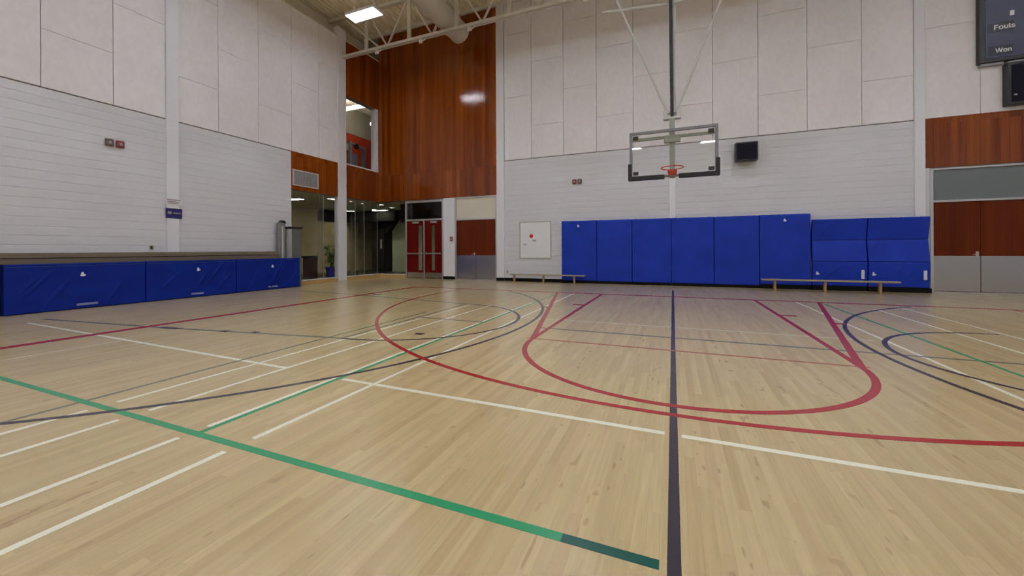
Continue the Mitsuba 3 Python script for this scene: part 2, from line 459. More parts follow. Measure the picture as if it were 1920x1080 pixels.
def panels(wall, edges, first, axis):
    for i, (a, b) in enumerate(zip(edges[:-1], edges[1:])):
        zs = (TYPE_A if (i + first) % 2 == 0 else TYPE_B) + [ZD - 0.03 if axis == 'x' else ZT]
        for z0, z1 in zip(zs[:-1], zs[1:]):
            g, gz = 0.006, 0.003
            if axis == 'x':
                m = cbox(a + g, b - g, YB - 0.012, YB + 0.03, z0 + gz, z1 - gz, 0.004)
            else:
                m = cbox(XL - 0.03, XL + 0.012, a + g, b - g, z0 + gz, z1 - gz, 0.004)
            put('panel', m, 'panel', wall)


panels('wall_back', [-6.24, -5.08, -3.80, -2.56, -1.27, 0.02, 1.24, 2.52, 3.80, 5.11, 6.26], 0, 'x')
panels('wall_back', [6.49, 7.61, 8.85, 10.1, 11.35, XR], 0, 'x')
panels('wall_left', list(np.linspace(YR, 2.68, 17)) + [3.92, 5.10, 6.16], 0, 'y')
panels('wall_left', [6.44, 7.48, 8.71, 9.91, 11.08, 12.0], 1, 'y')

# reddish wood planks
variants = ['wood_a', 'wood_b', 'wood_c']


def planks(wall, a0, a1, z0, z1, axis, w=0.17):
    n = max(1, round((a1 - a0) / w))
    e = np.linspace(a0, a1, n + 1)
    for a, b in zip(e[:-1], e[1:]):
        mat = variants[int(rng.choice(3, p=[0.5, 0.25, 0.25]))]
        d = float(rng.uniform(-0.0012, 0.0012))
        if axis == 'x':
            m = cbox(a + 0.0008, b - 0.0008, YB + 0.002 + d, YB + 0.04, z0 + 0.001, z1 - 0.001, 0.0015)
        else:
            m = cbox(XL - 0.04, XL - 0.002 + d, a + 0.0008, b - 0.0008, z0 + 0.001, z1 - 0.001, 0.0015)
        put('wood_plank', m, mat, wall)


planks('wall_back', XL, -6.58, 3.48, 4.66, 'x')
planks('wall_back', XL, -6.58, 4.66, ZD - 0.03, 'x')
planks('wall_left', 9.905, 12.0, 3.45, ZJ, 'y')
planks('wall_left', 12.43, YB, 3.48, 4.84, 'y')
planks('wall_left', 12.43, YB, 7.75, ZT, 'y')
planks('wall_back', 6.5, 9.0, 3.46, 4.84, 'x')

# white pilasters and columns
put('trim_1', cbox(XL - 0.02, XL + 0.06, 6.16, 6.44, 0, ZT, 0.006), 'white_paint', kind='structure', label='white pilaster on the left wall that carries the two small signs')
put('trim_2', cbox(XL - 0.2, XL + 0.03, 12.0, 12.43, 0, 10.4, 0.006), 'white_paint', kind='structure', label='white column between the left glass panes')
put('trim_3', cbox(-6.58, -6.25, YB - 0.05, YB + 0.02, 0, ZD - 0.03, 0.006), 'white_paint', kind='structure', label='white pilaster right of the tall wood wall')
put('trim_4', cbox(6.26, 6.485, YB - 0.05, YB + 0.02, 0, ZD - 0.03, 0.006), 'white_paint', kind='structure', label='white pilaster left of the right-hand doors')
put('trim_5', cbox(-0.1, 0.1, YB - 0.025, YB + 0.02, 0, ZJ, 0.004), 'white_paint', kind='structure', label='narrow white strip behind the hoop')
put('trim_6', cbox(-9.12, -8.55, YB - 0.02, YB + 0.25, 0, 3.47, 0.006), 'white_paint', kind='structure', label='white wall pier between the two pairs of doors')
put('trim_13', [box(6.485, 6.592, YB + 0.001, YB + 0.05, 0, 3.455), box(8.628, 9.0, YB + 0.001, YB + 0.05, 0, 3.455)], 'block', kind='structure', label='pale jambs beside the right-hand doors')
put('trim_7', cbox(-13.4, XL + 0.03, YR, YB, ZT, ZT + 0.03, 0.006), 'tan_steel', kind='structure', label='steel cap on top of the left wall')
put('trim_8', [box(-13.6, -13.4, YR, YB, ZT - 0.3, ZD - 0.14), box(-13.75, -13.6, YR, YB, ZT - 0.3, ZD)], 'tan_steel', kind='structure', label='tan closure above the left wall')
put('baseboard_back', [cbox(-6.60, -6.25, YB - 0.062, YB, 0, 0.12, 0.003), cbox(-6.25, 6.26, YB - 0.014, YB, 0, 0.12, 0.003), cbox(6.26, 6.6, YB - 0.062, YB, 0, 0.12, 0.003), cbox(-9.125, -8.545, YB - 0.032, YB - 0.02, 0, 0.12, 0.003)],
    'black_rubber', kind='structure', label='black rubber base along the back wall')
put('baseboard_left', cbox(XL, XL + 0.014, YR, 9.9, 0, 0.12, 0.003), 'black_rubber', kind='structure', label='black rubber base along the left wall')

# ---------------------------------------------------------------- roof deck
per = 0.2
prof = []
x = -14.0
while x < 14.0:
    prof += [(x, ZD), (x + 0.09, ZD), (x + 0.11, ZD + 0.07), (x + 0.18, ZD + 0.07)]
    x += per
prof = np.array(prof)
n = len(prof)
ys = (YR - 0.3, YB + 0.3)
v = np.vstack([np.c_[prof[:, 0], np.full(n, y), prof[:, 1]] for y in ys])
f = []
for i in range(n - 1):
    f += [[i, n + i, n + i + 1], [i, n + i + 1, i + 1]]
put('ceiling', [trimesh.Trimesh(v, f, process=False), box(-14, 14, ys[0], ys[1], ZD + 0.075, ZD + 0.2)], 'deck', kind='structure', label='ribbed tan metal roof deck')


# ---------------------------------------------------------------- glazing and doors
def hold(key, label=None):
    return tag(key, label, kind='structure')


w2 = hold('window_2', 'floor-to-band glass in the left wall')
e = [9.9, 11.32, 12.0]
for a, b in zip(e[:-1], e[1:]):
    put('pane', box(XL - 0.056, XL - 0.05, a + 0.004, b - 0.004, 0.17, 3.45), 'window_glass', w2)
e = [12.43, 12.98, 13.5, YB]
for a, b in zip(e[:-1], e[1:]):
    put('pane', box(XL - 0.056, XL - 0.05, a + 0.004, b - 0.004, 0.17, 3.48), 'window_glass', w2)
put('sill', [cbox(XL - 0.1, XL + 0.012, 9.9, 12.0, 0.14, 0.17, 0.003), cbox(XL - 0.1, XL + 0.012, 12.43, YB, 0.14, 0.17, 0.003)], 'white_paint', w2)
put('curb', [cbox(XL - 0.1, XL, 9.9, 12.0, 0, 0.14, 0.003), cbox(XL - 0.1, XL, 12.43, YB, 0, 0.14, 0.003)], 'curb_wood', w2)
for y in (11.32, 12.98, 13.5, YB - 0.06):
    put('fin', box(XL - 0.36, XL - 0.06, y - 0.006, y + 0.006, 0.17, 3.45), 'window_glass', w2)
    put('joint', box(XL - 0.058, XL - 0.046, y - 0.009, y + 0.009, 0.17, 3.45), 'joint_grey', w2)
put('jamb', [cbox(XL - 0.3, XL, 9.86, 9.9, 0, 3.45, 0.003)], 'block', w2)
w3 = hold('window_3', 'glass beside the double doors in the back wall')
put('pane', box(XL - 0.04, -11.08, YB + 0.05, YB + 0.056, 0.17, 3.48), 'window_glass', w3)
put('sill', cbox(XL - 0.1, -11.1, YB - 0.012, YB + 0.1, 0.14, 0.17, 0.003), 'white_paint', w3)
put('curb', cbox(XL - 0.1, -11.1, YB, YB + 0.1, 0, 0.14, 0.003), 'curb_wood', w3)
w1 = hold('window_1', 'upper window into the exercise room')
e = [12.43, 13.35, 14.2]
for a, b in zip(e[:-1], e[1:]):
    put('pane', box(XL - 0.106, XL - 0.10, a + 0.003, b - 0.003, 4.9, 7.72), 'window_glass', w1)
put('frame', [cbox(XL - 0.28, XL + 0.01, 14.2, 14.36, 4.84, 7.75, 0.004)], 'white_paint', w1, label='white end post')
put('sill', [cbox(XL - 0.28, XL + 0.01, 12.43, 14.36, 4.84, 4.9, 0.004)], 'white_paint', w1)

# double doors of red wood in an aluminium frame, glass over
d1 = hold('door_1', 'pair of red doors with narrow glass slits in a metal frame')
fr = [cbox(-11.10, -11.02, YB - 0.03, YB + 0.1, 0, 3.44, 0.004), cbox(-9.19, -9.11, YB - 0.03, YB + 0.1, 0, 3.44, 0.004), cbox(-11.02, -9.19, YB - 0.03, YB + 0.1, 3.34, 3.44, 0.004),
      cbox(-11.02, -9.19, YB - 0.03, YB + 0.1, 2.54, 2.62, 0.004)]
put('frame', fr, 'aluminium', d1)
put('mullion', cbox(-10.13, -10.06, YB - 0.04, YB + 0.1, 0, 2.54, 0.004), 'aluminium', d1)
put('transom_pane', box(-11.02, -9.19, YB + 0.04, YB + 0.046, 2.62, 3.34), 'window_glass', d1)
for (a, b, s0, s1) in ((-11.015, -10.135, -10.44, -10.22), (-10.055, -9.195, -9.74, -9.56)):
    leaf = [box(a, s0, YB, YB + 0.045, 0.02, 2.53), box(s1, b, YB, YB + 0.045, 0.02, 2.53), box(s0, s1, YB, YB + 0.045, 2.33, 2.53), box(s0, s1, YB, YB + 0.045, 0.02, 0.36)]
    lk = put('leaf', leaf, 'door_red', d1, label='red wood door leaf')
    put('vision_pane', box(s0, s1, YB + 0.02, YB + 0.026, 0.36, 2.33), 'window_glass', lk)
    put('push_bar', [cbox(a + 0.03, b - 0.03, YB - 0.075, YB - 0.03, 1.07, 1.13, 0.006), cbox(a + 0.05, a + 0.11, YB - 0.04, YB, 1.06, 1.14, 0.004), cbox(b - 0.11, b - 0.05, YB - 0.04, YB, 1.06, 1.14, 0.004)], 'aluminium', lk)
    put('kick_plate', cbox(a + 0.01, b - 0.01, YB - 0.004, YB, 0.03, 0.26, 0.001), 'steel', lk)
    put('closer', cbox((a + b) / 2 - 0.12, (a + b) / 2 + 0.2, YB - 0.07, YB, 2.42, 2.51, 0.006), 'aluminium', lk)


def store_door(key, label, x0, xm, x1, overmat, ztop):
    d = hold(key, label)
    put('frame', [cbox(x0 - 0.07, x0, YB - 0.02, YB + 0.12, 0, ztop, 0.004), cbox(x1, x1 + 0.07, YB - 0.02, YB + 0.12, 0, ztop, 0.004),
                  cbox(x0, x1, YB - 0.02, YB + 0.12, 2.49, 2.55, 0.004), cbox(x0, x1, YB - 0.02, YB + 0.12, ztop - 0.05, ztop, 0.004)], 'aluminium', d)
    put('threshold', cbox(x0 - 0.05, x1 + 0.05, YB - 0.03, YB + 0.1, 0, 0.045, 0.004), 'aluminium', d)
    put('over_panel', cbox(x0, x1, YB + 0.02, YB + 0.06, 2.55, ztop - 0.05, 0.004), overmat, d, label='panel over the doors')
    for k, (a, b) in enumerate(((x0 + 0.004, xm - 0.003), (xm + 0.003, x1 - 0.004))):
        lk = put('leaf', cbox(a, b, YB + 0.01, YB + 0.055, 0.05, 2.486, 0.003), 'door_wood', d, label='dark red wood door leaf')
        put('kick_plate', cbox(a + 0.004, b - 0.004, YB + 0.005, YB + 0.012, 0.055, 1.02, 0.001), 'steel', lk, label='tall brushed steel plate')
        if k == 0:
            put('handle', [tube((xm - 0.07, YB + 0.006, 1.06), (xm - 0.07, YB - 0.055, 1.06), 0.012), tube((xm - 0.07, YB - 0.055, 1.06), (xm - 0.18, YB - 0.055, 1.06), 0.011),
                           cbox(xm - 0.1, xm - 0.04, YB - 0.003, YB + 0.01, 1.0, 1.14, 0.002)], 'aluminium', lk)
    return d


store_door('door_2', 'pair of wood doors with steel lower halves and cream panel above', -8.47, -7.545, -6.65, 'cream_paint', 3.47)
store_door('door_3', 'pair of wood doors with steel lower halves and grey glazed panel above', 6.66, 7.61, 8.56, 'grey_glass', 3.43)

# ---------------------------------------------------------------- lobby behind the glass
put('floor_lobby', [box(-20, XL - 0.1, 6, 21, -0.12, -0.002), box(XL - 0.1, -5, YB + 0.1, 21, -0.12, -0.002)], 'lobby_floor', kind='structure', label='dark lobby floor behind the glass')
put('ceiling_lobby', [box(-20, XL - WT, 6, 21, 3.52, 3.6), box(XL - WT, -5, YB + WT, 21, 3.52, 3.6)], 'lobby_ceiling', kind='structure', label='greenish lobby ceiling behind the glass')
put('wall_lobby_left', box(-18.3, -18.0, 6, 21, 0, 3.52), 'lobby_beige', kind='structure', label='beige lobby wall behind the left glass')
put('wall_lobby_back', [box(-18, -5, 20.0, 20.2, 0, 3.52)], 'lobby_beige', kind='structure', label='brownish lobby wall at the far end')
put('wall_lobby_near', [box(-18, XL - WT, 6, 6.2, 0, 3.52), box(-5.2, -5, YB + WT, 21, 0, 3.52)], 'lobby_beige', kind='structure', label='end walls of the lobby')
put('wall_lobby_right', box(-15.05, -9.5, 18.3, 18.5, 0, 3.52), 'lobby_green', kind='structure', label='pale green lobby wall beside the red doors')
put('trim_9', [box(-18, -14.3, 17.6, 17.8, 2.9, 3.52), box(-18.0, -17.85, 15.8, 17.6, 2.9, 3.52)], 'lobby_dark', kind='structure', label='black bulkhead under the lobby ceiling')
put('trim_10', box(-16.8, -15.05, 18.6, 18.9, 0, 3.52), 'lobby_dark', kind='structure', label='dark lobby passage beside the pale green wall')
put('trim_12', box(-12.4, -8.6, 15.7, 15.9, 2.62, 3.52), 'lobby_dark', kind='structure', label='dark bulkhead behind the glass over the red doors')
d4 = hold('door_4', 'dark door at the far end of the lobby')
put('leaf', cbox(-16.7, -15.85, 18.53, 18.6, 0, 2.5, 0.01), 'black_metal', d4)
put('vision_pane', cbox(-16.12, -16.0, 18.515, 18.53, 1.35, 1.9, 0.004), 'sign_white', d4 + '__leaf')
st = thing('stair_stringer', 'dark sloping stair underside beyond the glass beside the red doors', 'staircase')
wedge = trimesh.creation.extrude_polygon(sg.Polygon([(-15.3, 2.2), (-14.95, 2.45), (-14.1, 3.51), (-15.3, 3.51)]), 0.3, engine='earcut')
wv = wedge.vertices.copy()
wedge.vertices = np.stack([wv[:, 0], 18.28 - wv[:, 2], wv[:, 1]], -1)
scene[st] = mikit.ply(wedge, 'm_lobby_dark')
for i, (x0, x1, y0, y1, lab) in enumerate([(-15.9, -14.7, 11.8, 12.15, 'bright ceiling light in the lobby beyond the left glass, leftmost'), (-13.6, -13.35, 12.4, 12.75, 'small square lobby ceiling light just left of the white column'),
                                           (-15.5, -14.6, 17.15, 17.4, 'long strip ceiling light in the lobby near the red doors'), (-16.9, -16.6, 16.7, 17.0, 'small lobby ceiling light just right of the white column')]):
    t = thing('lobby_light', lab, 'ceiling light', 'lobby ceiling lights')
    put('housing', [cbox(x0 - 0.02, x1 + 0.02, y0 - 0.02, y1 + 0.02, 3.46, 3.52, 0.004)], 'white_paint', t)
    key = put('lens', box(x0, x1, y0, y1, 3.45, 3.4595), 'lens_off', t)
    scene[key]['emitter'] = {'type': 'area', 'radiance': rgb(17.0, 16.6, 12.5)}
t = thing('downlight', 'small round downlight in the lobby ceiling above the glass corner', 'ceiling light')
put('trim_ring', ring((-13.36, 15.44, 3.51), 0.11, 0.015), 'white_paint', t, True)
key = put('lens', trimesh.creation.cylinder(radius=0.1, height=0.02, sections=24).apply_translation((-13.36, 15.44, 3.505)), 'lens_off', t)
scene[key]['emitter'] = {'type': 'area', 'radiance': rgb(14, 13, 10)}

b = thing('waste_bin', 'dark brown square bin in the lobby beside the potted plant', 'bin')
put('body', [cbox(-15.95, -15.45, 13.1, 13.5, 0, 0.92, 0.01)], 'bin_brown', b)
put('lid', [cbox(-16.0, -15.4, 13.05, 13.55, 0.92, 1.0, 0.015)], 'lobby_dark', b)
pl = thing('potted_plant', 'leafy green plant in a blue pot behind the left glass', 'plant')


def lathe(prof, c, n=32):
    m = trimesh.creation.revolve(np.array(prof), sections=n)
    m.apply_translation(c)
    return m


PC = (-15.0, 13.9, 0)
put('pot', lathe([(0, 0), (0.22, 0), (0.27, 0.40), (0.30, 0.40), (0.30, 0.46), (0.26, 0.46), (0.25, 0.40), (0, 0.40)], PC), 'pot_blue', pl, 40, label='glossy blue pot')
put('soil', trimesh.creation.cylinder(radius=0.25, height=0.02, sections=24).apply_translation((PC[0], PC[1], 0.41)), 'soil', pl)
prng = random.Random(3)
stems, lv = [], {0: [], 1: [], 2: []}
leaf_v = np.array([[0, 0, 0], [0.10, 0.35, 0.05], [0, 0.42, 0.02], [-0.10, 0.35, 0.05], [0.12, 0.65, 0.02], [0, 0.7, -0.03], [-0.12, 0.65, 0.02], [0, 1, -0.15]])
leaf_f = np.array([[0, 1, 2], [0, 2, 3], [1, 4, 5], [1, 5, 2], [2, 5, 6], [2, 6, 3], [4, 7, 5], [5, 7, 6]])
for k in range(9):
    a, tilt = prng.uniform(0, 6.28), prng.uniform(0.1, 0.5)
    hgt = prng.uniform(0.6, 1.15)
    top = np.array([PC[0] + math.cos(a) * tilt, PC[1] + math.sin(a) * tilt, 0.42 + hgt])
    base = np.array([PC[0] + math.cos(a) * 0.06, PC[1] + math.sin(a) * 0.06, 0.41])
    midp = (top + base) / 2 + [-0.08 * math.cos(a), -0.08 * math.sin(a), 0.08]
    stems.append(polytube([base, midp, top], 0.011, 6))
    for q in range(11):
        u = prng.uniform(0.3, 1.0)
        p = (1 - u) ** 2 * base + 2 * u * (1 - u) * midp + u * u * top
        ang, s, el = prng.uniform(0, 6.28), prng.uniform(0.22, 0.38), prng.uniform(-0.5, 0.5)
        m = trimesh.Trimesh(leaf_v * s, leaf_f, process=False)
        m.apply_transform(trimesh.transformations.rotation_matrix(el, [1, 0, 0]))
        m.apply_transform(trimesh.transformations.rotation_matrix(ang, [0, 0, 1]))
        m.apply_translation(p)
        put('leaf', m, 'leaf', pl)
put('stem', stems, 'leaf', pl)

# ---------------------------------------------------------------- exercise room behind the upper window
UX = -16.6
put('floor_upper', box(-20, XL - WT, 8, 24, 4.5, 4.8), 'lobby_floor', kind='structure', label='floor of the upper exercise room')
put('ceiling_upper', box(-20, XL - WT, 8, 24, 9.2, 9.35), 'upper_cream', kind='structure', label='cream ceiling of the exercise room behind the upper window')
put('wall_upper_left', [box(UX - 0.2, UX, 8, 24, 4.8, 7.75)], 'upper_red', kind='structure', label='red wall of the exercise room behind the upper window')
put('trim_11', [box(UX - 0.2, UX + 0.02, 8, 24, 7.75, 9.2)], 'upper_grey', kind='structure', label='grey-beige band above the red wall of the exercise room')
put('wall_upper_end', [box(-20, XL - WT, 23.8, 24, 4.8, 9.2), box(-20, XL - WT, 8, 8.2, 4.8, 9.2)], 'upper_red', kind='structure', label='end walls of the exercise room')
t = thing('tube_light', 'bright tube light under the exercise room ceiling seen through upper window', 'ceiling light')
put('housing', [cbox(-17.2, -17.15, 15.36, 15.66, 8.54, 8.70, 0.01), cbox(-14.45, -14.4, 15.36, 15.66, 8.54, 8.70, 0.01), tube((-17.175, 15.5, 8.69), (-17.175, 15.5, 9.195), 0.012, 8), tube((-14.425, 15.5, 8.69), (-14.425, 15.5, 9.195), 0.012, 8)], 'white_paint', t)
key = put('tube', box(-17.149, -14.451, 15.40, 15.62, 8.56, 8.68), 'lens_off', t)
scene[key]['emitter'] = {'type': 'area', 'radiance': rgb(8.0, 7.7, 6.5)}
t = thing('globe_light', 'small round white lamp above the red wall behind the upper window', 'lamp')
put('globe', trimesh.creation.icosphere(subdivisions=3, radius=0.13).apply_translation((-15.6, 17.32, 8.35)), 'lens_off', t, True)
scene[t + '__globe']['emitter'] = {'type': 'area', 'radiance': rgb(4, 3.9, 3.6)}
put('rod', tube((-15.6, 17.32, 8.45), (-15.6, 17.32, 9.195), 0.012, 8), 'white_paint', t)
ex = thing('exercise_machine', 'grey weight machine frame in front of the red wall upstairs', 'exercise machine')
put('upright', bar((-14.3, 14.35, 4.8), (-14.3, 14.35, 6.5), 0.14), 'machine_grey', ex)
put('upright', bar((-14.3, 15.25, 4.8), (-14.3, 15.25, 6.35), 0.16), 'frame_grey', ex)
put('crossbeam', bar((-14.3, 14.28, 6.42), (-14.3, 15.35, 6.32), 0.16, 0.1), 'machine_grey', ex)
put('weight_stack', cbox(-14.42, -14.18, 14.43, 14.75, 4.8, 5.9, 0.01), 'frame_grey', ex)
put('pulley', trimesh.creation.cylinder(radius=0.13, height=0.06, sections=20).apply_transform(trimesh.transformations.rotation_matrix(math.pi / 2, [0, 1, 0])).apply_translation((-14.15, 14.62, 6.28)), 'black_metal', ex)
put('base_rail', bar((-14.3, 14.2, 4.83), (-14.3, 15.5, 4.83), 0.1, 0.06), 'frame_grey', ex)
ex2 = thing('exercise_machine', 'small pale machine head at the left edge of the upper window', 'exercise machine')
put('upright', bar((-13.6, 13.35, 4.8), (-13.6, 13.35, 6.0), 0.1), 'machine_grey', ex2)
put('console', cbox(-13.7, -13.5, 13.2, 13.5, 5.75, 6.05, 0.02), 'machine_grey', ex2)
bg = thing('punch_bag', 'small black bag hanging before the red wall upstairs', 'bag')
put('bag', trimesh.creation.capsule(height=0.22, radius=0.14).apply_translation((-15.0, 16.75, 6.1)), 'black_metal', bg, True)
put('strap', tube((-15.0, 16.75, 6.45), (-15.0, 16.75, 9.195), 0.008, 6), 'black_metal', bg)

# ---------------------------------------------------------------- roof truss, duct
tr = thing('roof_truss', 'tan steel roof truss crossing above the tall wood wall', 'truss')
TY, ZB0, ZB1 = 12.3, 9.24, 10.86


def dbl(p0, p1, w=0.05, h=0.09, gap=0.03):
    q = np.array([0, 1, 0]) * (gap / 2 + w / 2)
    return trimesh.util.concatenate([bar(np.array(p0) - q, np.array(p1) - q, w, h), bar(np.array(p0) + q, np.array(p1) + q, w, h)])


put('bottom_chord', dbl((XL, TY, ZB0), (XR, TY, ZB0), 0.07, 0.10), 'truss_paint', tr)
put('top_chord', dbl((XL - 0.72, TY, ZB1), (XR, TY, ZB1), 0.07, 0.12), 'truss_paint', tr)
xs = np.arange(-11.35, 12.6, 2.08)
for x in xs:
    put('web_post', bar((x, TY, ZB0), (x, TY, ZB1), 0.16, 0.06), 'truss_paint', tr)
    put('hanger_clip', [cbox(x + 0.45, x + 0.6, TY - 0.03, TY + 0.03, ZB0 - 0.19, ZB0 - 0.04, 0.004), tube((x + 0.52, TY, ZB0 - 0.17), (x + 0.78, TY, ZB0 - 0.06), 0.02, 8)], 'truss_paint', tr)
for a, b in zip(np.r_[XL, xs[:-1]], xs):
    mid_x = (a + b) / 2 if a > XL else b + 0.7
    put('web_diagonal', bar((a + 0.05, TY, ZB1), (mid_x, TY, ZB0), 0.06), 'truss_paint', tr)
    if a > XL:
        put('web_diagonal', bar((mid_x, TY, ZB0), (b - 0.05, TY, ZB1), 0.06), 'truss_paint', tr)
for (yy, zz, lab) in ((13.75, 10.75, 'thin steel joist nearest the wood wall, behind the truss'), (8.9, 10.95, 'steel joist over the court, nearer than the bright ceiling light')):
    j = thing('roof_joist', lab, 'joist')
    put('chord', bar((XL, yy, zz), (XR, yy, zz), 0.08, 0.1), 'truss_paint', j)
    put('hanger', [bar((x, yy, zz), (x, yy, ZD + 0.02), 0.05) for x in np.arange(-12, 12.5, 2.0)], 'truss_paint', j)

du = thing('air_duct', 'round tan air duct running through the roof truss', 'duct')
DX, DZ, DR = -7.75, 9.82, 0.40
put('pipe', trimesh.creation.cylinder(radius=DR, segment=[(DX, -16, DZ), (DX, 13.45, DZ)], sections=48), 'duct', du, 30)
for y in np.arange(-15, 13.4, 1.2):
    put('seam', ring((0, 0, 0), DR, 0.012, 48, 6).apply_transform(trimesh.transformations.rotation_matrix(math.pi / 2, [1, 0, 0])).apply_translation((DX, y, DZ)), 'duct', du, True)
put('end_cap', trimesh.creation.cylinder(radius=DR + 0.012, segment=[(DX, 13.4, DZ), (DX, 13.5, DZ)], sections=48), 'duct', du, 30)
for y in (-9, -3, 3, 9, 12.9):
    put('strap', [ring((0, 0, 0), DR + 0.01, 0.015, 48, 6).apply_transform(trimesh.transformations.rotation_matrix(math.pi / 2, [1, 0, 0])).apply_translation((DX, y, DZ)), bar((DX, y, DZ + DR), (DX, y, ZD - 0.005), 0.04)], 'duct', du)

# ---------------------------------------------------------------- high-bay lights
def high_bay(x, y, label, group=None):
    t = thing('ceiling_light', label, 'ceiling light', group)
    w, d = 0.60, 0.23
    put('housing', [cbox(x - w - 0.03, x + w + 0.03, y - d - 0.03, y + d + 0.03, LAMP_Z + 0.012, LAMP_Z + 0.11, 0.01), cbox(x - 0.2, x + 0.2, y - 0.1, y + 0.1, LAMP_Z + 0.11, LAMP_Z + 0.18, 0.01)], 'white_paint', t)
    put('hanger', [tube((x - 0.45, y, LAMP_Z + 0.1), (x - 0.45, y, ZD + 0.02), 0.008, 6), tube((x + 0.45, y, LAMP_Z + 0.1), (x + 0.45, y, ZD + 0.02), 0.008, 6)], 'truss_paint', t)
    key = put('lens', box(x - w, x + w, y - d, y + d, LAMP_Z, LAMP_Z + 0.01), 'lens_off', t)
    scene[key]['emitter'] = {'type': 'area', 'radiance': rgb(LAMP * 0.95, LAMP, LAMP * 1.06)}
    for q in (-0.41, 0.41):
        key = put('uplight_slot', box(x + q - 0.18, x + q + 0.18, y - d + 0.03, y + d - 0.03, LAMP_Z + 0.111, LAMP_Z + 0.115), 'lens_off', t)
        scene[key]['emitter'] = {'type': 'area', 'radiance': rgb(UP, UP * 0.92, UP * 0.72)}


high_bay(-9.75, 10.45, 'bright rectangular gym light hanging beside the roof truss')
for y in (10.45, 5.9, 1.4, -3.4, -8.4, -13.3):
    for x in (-9.75, -2.9, 2.6, 9.6):
        if (x, y) != (-9.75, 10.45):
            high_bay(x, y, 'rectangular gym ceiling light over the court, out beyond the top of the photo', 'gym ceiling lights above the picture')


# ---------------------------------------------------------------- blue mats
def pad(w, h, t, seed, wrinkles=3, nx=44, nz=34, amp=0.006, crease=1.0):
    """vinyl pad: local x across, z up, front face towards -y at y = 0, back at y = t"""
    r = np.random.default_rng(seed)
    u = np.linspace(0, 1, nx)
    u = 0.5 - 0.5 * np.cos(np.pi * u) * (0.35 * np.abs(np.cos(np.pi * u)) + 0.65)
    X, Z = np.meshgrid(u * w, u[np.linspace(0, nx - 1, nz).round().astype(int)] * h, indexing='ij')
    e = np.minimum(np.minimum(X, w - X), np.minimum(Z, h - Z))
    R = 0.022
    Y = np.where(e < R, R - np.sqrt(np.maximum(R * R - (R - e) ** 2, 0)), 0)
    soft = np.clip(e / 0.15, 0, 1)
    Y = Y - soft * amp * (meshkit.fbm(np.stack([X * 1.6, Z * 1.6, np.full_like(X, seed)], -1), 3, seed) - 0.3)
    for k in range(wrinkles):
        c = np.array([r.uniform(0.15, 0.9) * w, r.uniform(0.25, 0.9) * h])
        a = r.uniform(0.7, 1.25) * (1 if r.random() < 0.75 else -1)
        d = np.array([math.cos(a), math.sin(a)])
        s = (X - c[0]) * -d[1] + (Z - c[1]) * d[0]
        l = (X - c[0]) * d[0] + (Z - c[1]) * d[1]
        Y = Y - soft * crease * r.uniform(0.006, 0.012) * np.exp(-(s / 0.028) ** 2) * np.exp(-(l / r.uniform(0.2, 0.4)) ** 2)
    n0, n1 = X.shape
    front = np.stack([X, Y, Z], -1).reshape(-1, 3)
    back = np.stack([X, np.full_like(X, t), Z], -1).reshape(-1, 3)
    i, j = np.meshgrid(np.arange(n0 - 1), np.arange(n1 - 1), indexing='ij')
    q = np.stack([i * n1 + j, (i + 1) * n1 + j, (i + 1) * n1 + j + 1, i * n1 + j + 1], -1).reshape(-1, 4)
    edge = [k * n1 for k in range(n0)] + [(n0 - 1) * n1 + k for k in range(1, n1)] + [k * n1 + n1 - 1 for k in range(n0 - 2, -1, -1)] + [k for k in range(n1 - 2, 0, -1)]
    N = len(front)
    s = [[edge[k], N + edge[k], N + edge[(k + 1) % len(edge)], edge[(k + 1) % len(edge)]] for k in range(len(edge))]
    q = np.vstack([q, q[:, ::-1] + N, np.array(s)])
    return trimesh.Trimesh(np.vstack([front, back]), np.vstack([q[:, [0, 1, 2]], q[:, [0, 2, 3]]]), process=False)


def logo(face, p, s):
    """small pale printed emblem: a tilted blob with a bar"""
    blob = sg.Polygon([(0.0, 0.15), (0.35, 0.0), (0.75, 0.1), (0.95, 0.35), (0.7, 0.45), (0.55, 0.4), (0.55, 0.75), (0.4, 1.0), (0.2, 0.9), (0.15, 0.5)]).buffer(0.04)
    m = trimesh.creation.extrude_polygon(blob, 0.002, engine='earcut')
    v = m.vertices * [s, s, 1]
    if face == '-y':
        m.vertices = np.stack([p[0] + v[:, 0], p[1] - v[:, 2], p[2] + v[:, 1]], -1)
    else:
        m.vertices = np.stack([p[0] + v[:, 2], p[1] + v[:, 0], p[2] + v[:, 1]], -1)
    return m


